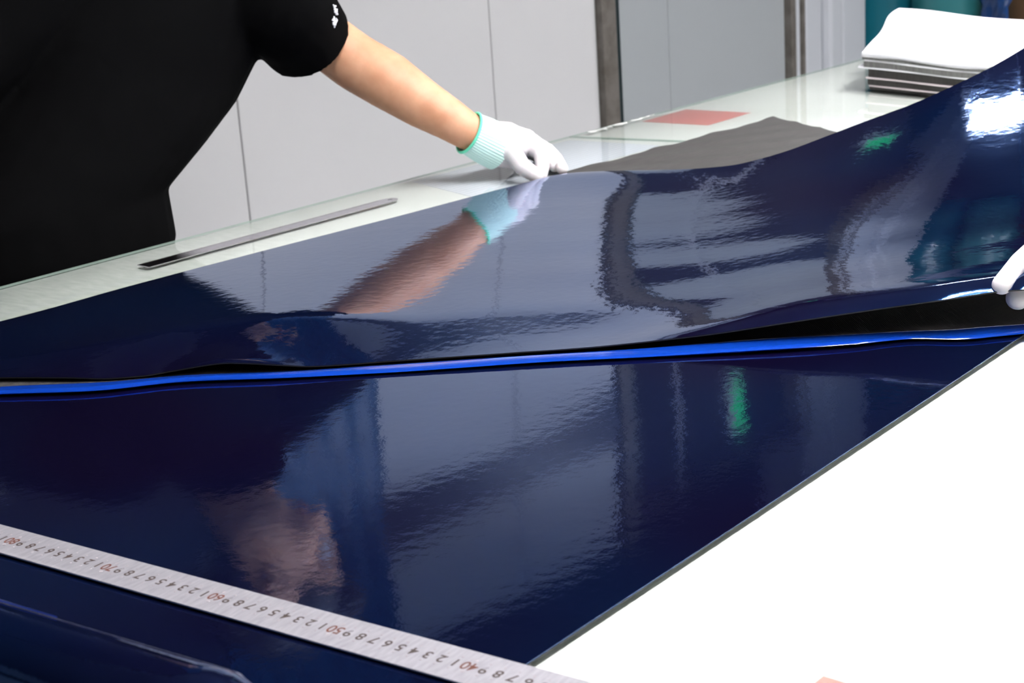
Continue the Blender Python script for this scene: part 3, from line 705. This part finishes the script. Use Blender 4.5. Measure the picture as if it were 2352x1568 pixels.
# gloved left hand pinching the sheet
def H(*q): return [onY(*p) for p in q]
palm = [(H((1096, 309, 1.568), (1130, 322, 1.560), (1165, 322, 1.552)), [.0255, .028, .027]), (H((1150, 335, 1.556), (1185, 335, 1.545)), [.026, .022]),
        (H((1160, 318, 1.56), (1208, 321, 1.538)), [.024, .0165]), (H((1160, 322, 1.57), (1222, 330, 1.558)), [.024, .0155]), (H((1150, 330, 1.58), (1212, 338, 1.582)), [.022, .0145]), (H((1150, 335, 1.58), (1196, 344, 1.60)), [.020, .0135]), (H((1138, 358, 1.552), (1172, 364, 1.545)), [.0150, .0155])]
def HT(*q): return H(*q[:-1])+[onZ(q[-1][0], q[-1][1], q[-1][2])]
fing = [(H((1207, 321, 1.538), (1242, 353, 1.514), (1246, 384, 1.494), (1243, 402, 1.480)), [.0150, .0108, .0102, .0092]),
        (HT((1222, 330, 1.558), (1258, 345, 1.545), (1279, 366, 1.532), (1291, 387, .0105)), [.0140, .0108, .0100, .0090]),
        (HT((1214, 337, 1.582), (1248, 350, 1.572), (1264, 364, 1.56), (1274, 382, .0105)), [.0130, .0102, .0096, .0086]),
        (HT((1198, 343, 1.60), (1228, 356, 1.590), (1243, 366, 1.578), (1254, 380, .0105)), [.0120, .0092, .0086, .0078]),
        (H((1148, 338, 1.550), (1178, 352, 1.525), (1200, 383, 1.500), (1233, 404, 1.478)), [.0190, .0140, .0126, .0108])]
gl = part('glove', hand_mesh(palm, fing), M_GLOVE, p1, True); gl['label'] = 'white knit glove with mint cuff'
ca, cb = onY(1078, 305, 1.576), onY(1148, 340, 1.556)
cf, hm = cuff_meshes(ca, cb, .0300, .0335)
part('cuff', cf, M_CUFF, gl, True); part('cuff_hem', hm, M_HEM, gl, True)
# right hand resting on the table, left of the picture
w_ = Vector((.72, 1.70, .040))
palm2 = [([w_, w_+Vector((-.01, -.045, -.012)), w_+Vector((-.015, -.075, -.018))], [.026, .026, .022])]
fing2 = []
for k, (dx, ln_) in enumerate(((-.036, .052), (-.014, .070), (.008, .076), (.030, .068))):
    b_ = w_+Vector((dx-.012, -.078, -.020)); palm2.append(([w_+Vector((dx*.4, -.01, 0)), b_], [.020, .0125]))
    fing2.append(([b_, b_+Vector((dx*.15, -ln_*.45, -.001)), b_+Vector((dx*.25, -ln_*.78, -.003)), b_+Vector((dx*.3, -ln_, -.0045))], [.0115, .0098, .009, .008]))
fing2.append(([w_+Vector((.012, -.02, -.006)), w_+Vector((.040, -.045, -.018)), w_+Vector((.050, -.075, -.022)), w_+Vector((.046, -.098, -.023))], [.017, .0125, .0112, .0098]))
g2 = part('glove', hand_mesh(palm2, fing2, .002), M_GLOVE, p1, True)
cf, hm = cuff_meshes(w_+Vector((.012, .03, .008)), w_+Vector((-.002, -.02, -.004)), .0305, .031); part('cuff', cf, M_CUFF, g2, True); part('cuff_hem', hm, M_HEM, g2, True)
# white marks printed on the sleeve
bm = bmesh.new()
from mathutils.bvhtree import BVHTree
_me = [c for c in p1.children if c.name.startswith('t_shirt')][0].data
_tree = BVHTree.FromPolygons([v.co.copy() for v in _me.vertices], [list(p.vertices) for p in _me.polygons])
def on_sleeve(px, py):
    h = _tree.ray_cast(Vector(CP), Vector(ray(px, py)).normalized()); return (h[0]+h[1]*.0006) if h[0] else None
strokes = [((768, 12), (772, 24)), ((770, 22), (774, 33)), ((772, 20), (776, 26)), ((774, 24), (777, 33)), ((771, 28), (776, 22)), ((769, 16), (773, 14)),
           ((769.5, 39), (771, 48)), ((766, 46), (772, 51)), ((768, 43), (774, 50)), ((774, 43), (776, 46)), ((776, 46), (774, 51)), ((767.5, 52), (769.5, 57)), ((771, 50), (772.5, 57)), ((770, 53), (770.5, 62)), ((768, 56), (773, 54))]
for (x0, y0), (x1, y1) in strokes:
    q0, q1 = on_sleeve(x0-3, y0), on_sleeve(x1-3, y1)
    if q0 and q1: chain(bm, [q0, q1], [.0012, .0012])
part('sleeve_print', bm, M_PRINT, p1)

# --- second worker at the near side, mostly outside the picture
hp = [onZ(2352, 612, .052), onZ(2298, 654, .052)]
sL, sR = Vector((2.265, -.045, .44)), Vector((1.99, -.015, .435))
wr = Vector((1.500, .500, .110))
arm2 = ([sR, (1.86, .10, .30), (1.775, .19, .17), (1.65, .34, .135), wr], [.046, .046, .042, .034, .026])
arm3 = ([sL, (2.355, .11, .31), (2.40, .30, .20), (2.40, .55, .215), (2.41, .72, .235)], [.046, .046, .042, .034, .026])
cfg2 = dict(feet=(2.12, -.12), facing=(0, 1, 0),
    torso_skin=[R4((2.12, -.12, -.10), .14, .09), R4((2.12, -.10, .10), .14, .10), R4((2.12, -.08, .30), .16, .105), R4((2.12, -.06, .44), .14, .09), R4((2.12, -.05, .50), .06, .06)],
    neck=([(2.12, -.05, .47), (2.11, -.02, .55), (2.11, 0, .59)], [.062, .055, .055]),
    head=((2.10, .02, .635), (-.3, .8, -.45), (0, .45, .85)),
    arms=[arm2, arm3],
    legs=[([(2.03, -.13, -.08), (2.02, -.12, -.44), (2.02, -.14, FL+.09), (2.02, -.14, FL+.06)], [.085, .058, .042, .042]), ([(2.21, -.13, -.08), (2.22, -.12, -.44), (2.22, -.14, FL+.09), (2.22, -.14, FL+.06)], [.085, .058, .042, .042])],
    shirt=[R4((2.12, -.12, -.12), .175, .13), R4((2.12, -.10, .08), .175, .135), R4((2.12, -.08, .28), .185, .13), R4((2.12, -.06, .42), .18, .115), R4((2.12, -.05, .485), .10, .08)],
    sleeves=[([(2.0, -.02, .44), (1.90, .055, .355), (1.84, .12, .28)], [.085, .078, .072]), ([(2.26, -.05, .445), (2.34, .06, .355), (2.36, .13, .30)], [.085, .078, .072])],
    hips=[R4((2.12, -.12, -.16), .175, .12), R4((2.12, -.12, -.06), .17, .12), R4((2.12, -.12, .0), .165, .115)])
p2 = build_person('second person in black, gloved fingers holding the sheet corner at the right edge', cfg2)
k0 = onZ(2440, 560, .078)
palm3 = [([wr, wr.lerp(k0, .5), k0], [.025, .027, .022])]
fing3 = [([k0+Vector((-.006, .012, .0)), onZ(2395, 560, .074), onZ(2345, 602, .060), onZ(2301, 654, .0495)], [.0145, .0110, .0102, .0092]),
         ([k0+Vector((.012, -.012, -.005)), onZ(2420, 590, .058), onZ(2372, 632, .048), onZ(2338, 684, .032)], [.0175, .0142, .0128, .0112])]
for q, dz in ((.022, .004), (.040, .004), (.056, .003)):
    b_ = k0+Vector((q*.9, -q*.2, dz)); o_ = Vector((q*1.3+.012, -q*.35, .004))
    fing3.append(([b_, onZ(2400, 556, .076)+o_, onZ(2352, 596, .066)+o_, onZ(2325, 640, .060)+o_*1.0], [.0135, .0105, .0098, .009]))
g3 = part('glove', hand_mesh(palm3, fing3), M_GLOVE, p2, True)
cf, hm = cuff_meshes(wr+(wr-k0).normalized()*.03, wr.lerp(k0, .25), .030, .033); part('cuff', cf, M_CUFF, g3, True); part('cuff_hem', hm, M_HEM, g3, True)
w_ = Vector((2.41, .72, .235)); palm4 = [([w_, w_+Vector((-.01, .05, .004)), w_+Vector((-.012, .085, .004))], [.026, .026, .022])]; fing4 = []
for k, dx in enumerate((-.036, -.014, .008, .030)):
    b_ = w_+Vector((dx-.012, .085, .003)); palm4.append(([w_+Vector((dx*.4, .01, 0)), b_], [.020, .0125]))
    fing4.append(([b_, b_+Vector((0, .034, -.012)), b_+Vector((0, .048, -.036)), b_+Vector((0, .040, -.052))], [.0115, .0098, .009, .008]))
fing4.append(([w_+Vector((-.012, .02, -.01)), w_+Vector((-.034, .045, -.022)), w_+Vector((-.038, .078, -.034)), w_+Vector((-.030, .098, -.042))], [.017, .0125, .0112, .0098]))
g4 = part('glove', hand_mesh(palm4, fing4, .002), M_GLOVE, p2, True)
cf, hm = cuff_meshes(w_+Vector((.004, -.035, -.004)), w_+Vector((-.004, .02, 0)), .0305, .031); part('cuff', cf, M_CUFF, g4, True); part('cuff_hem', hm, M_HEM, g4, True)
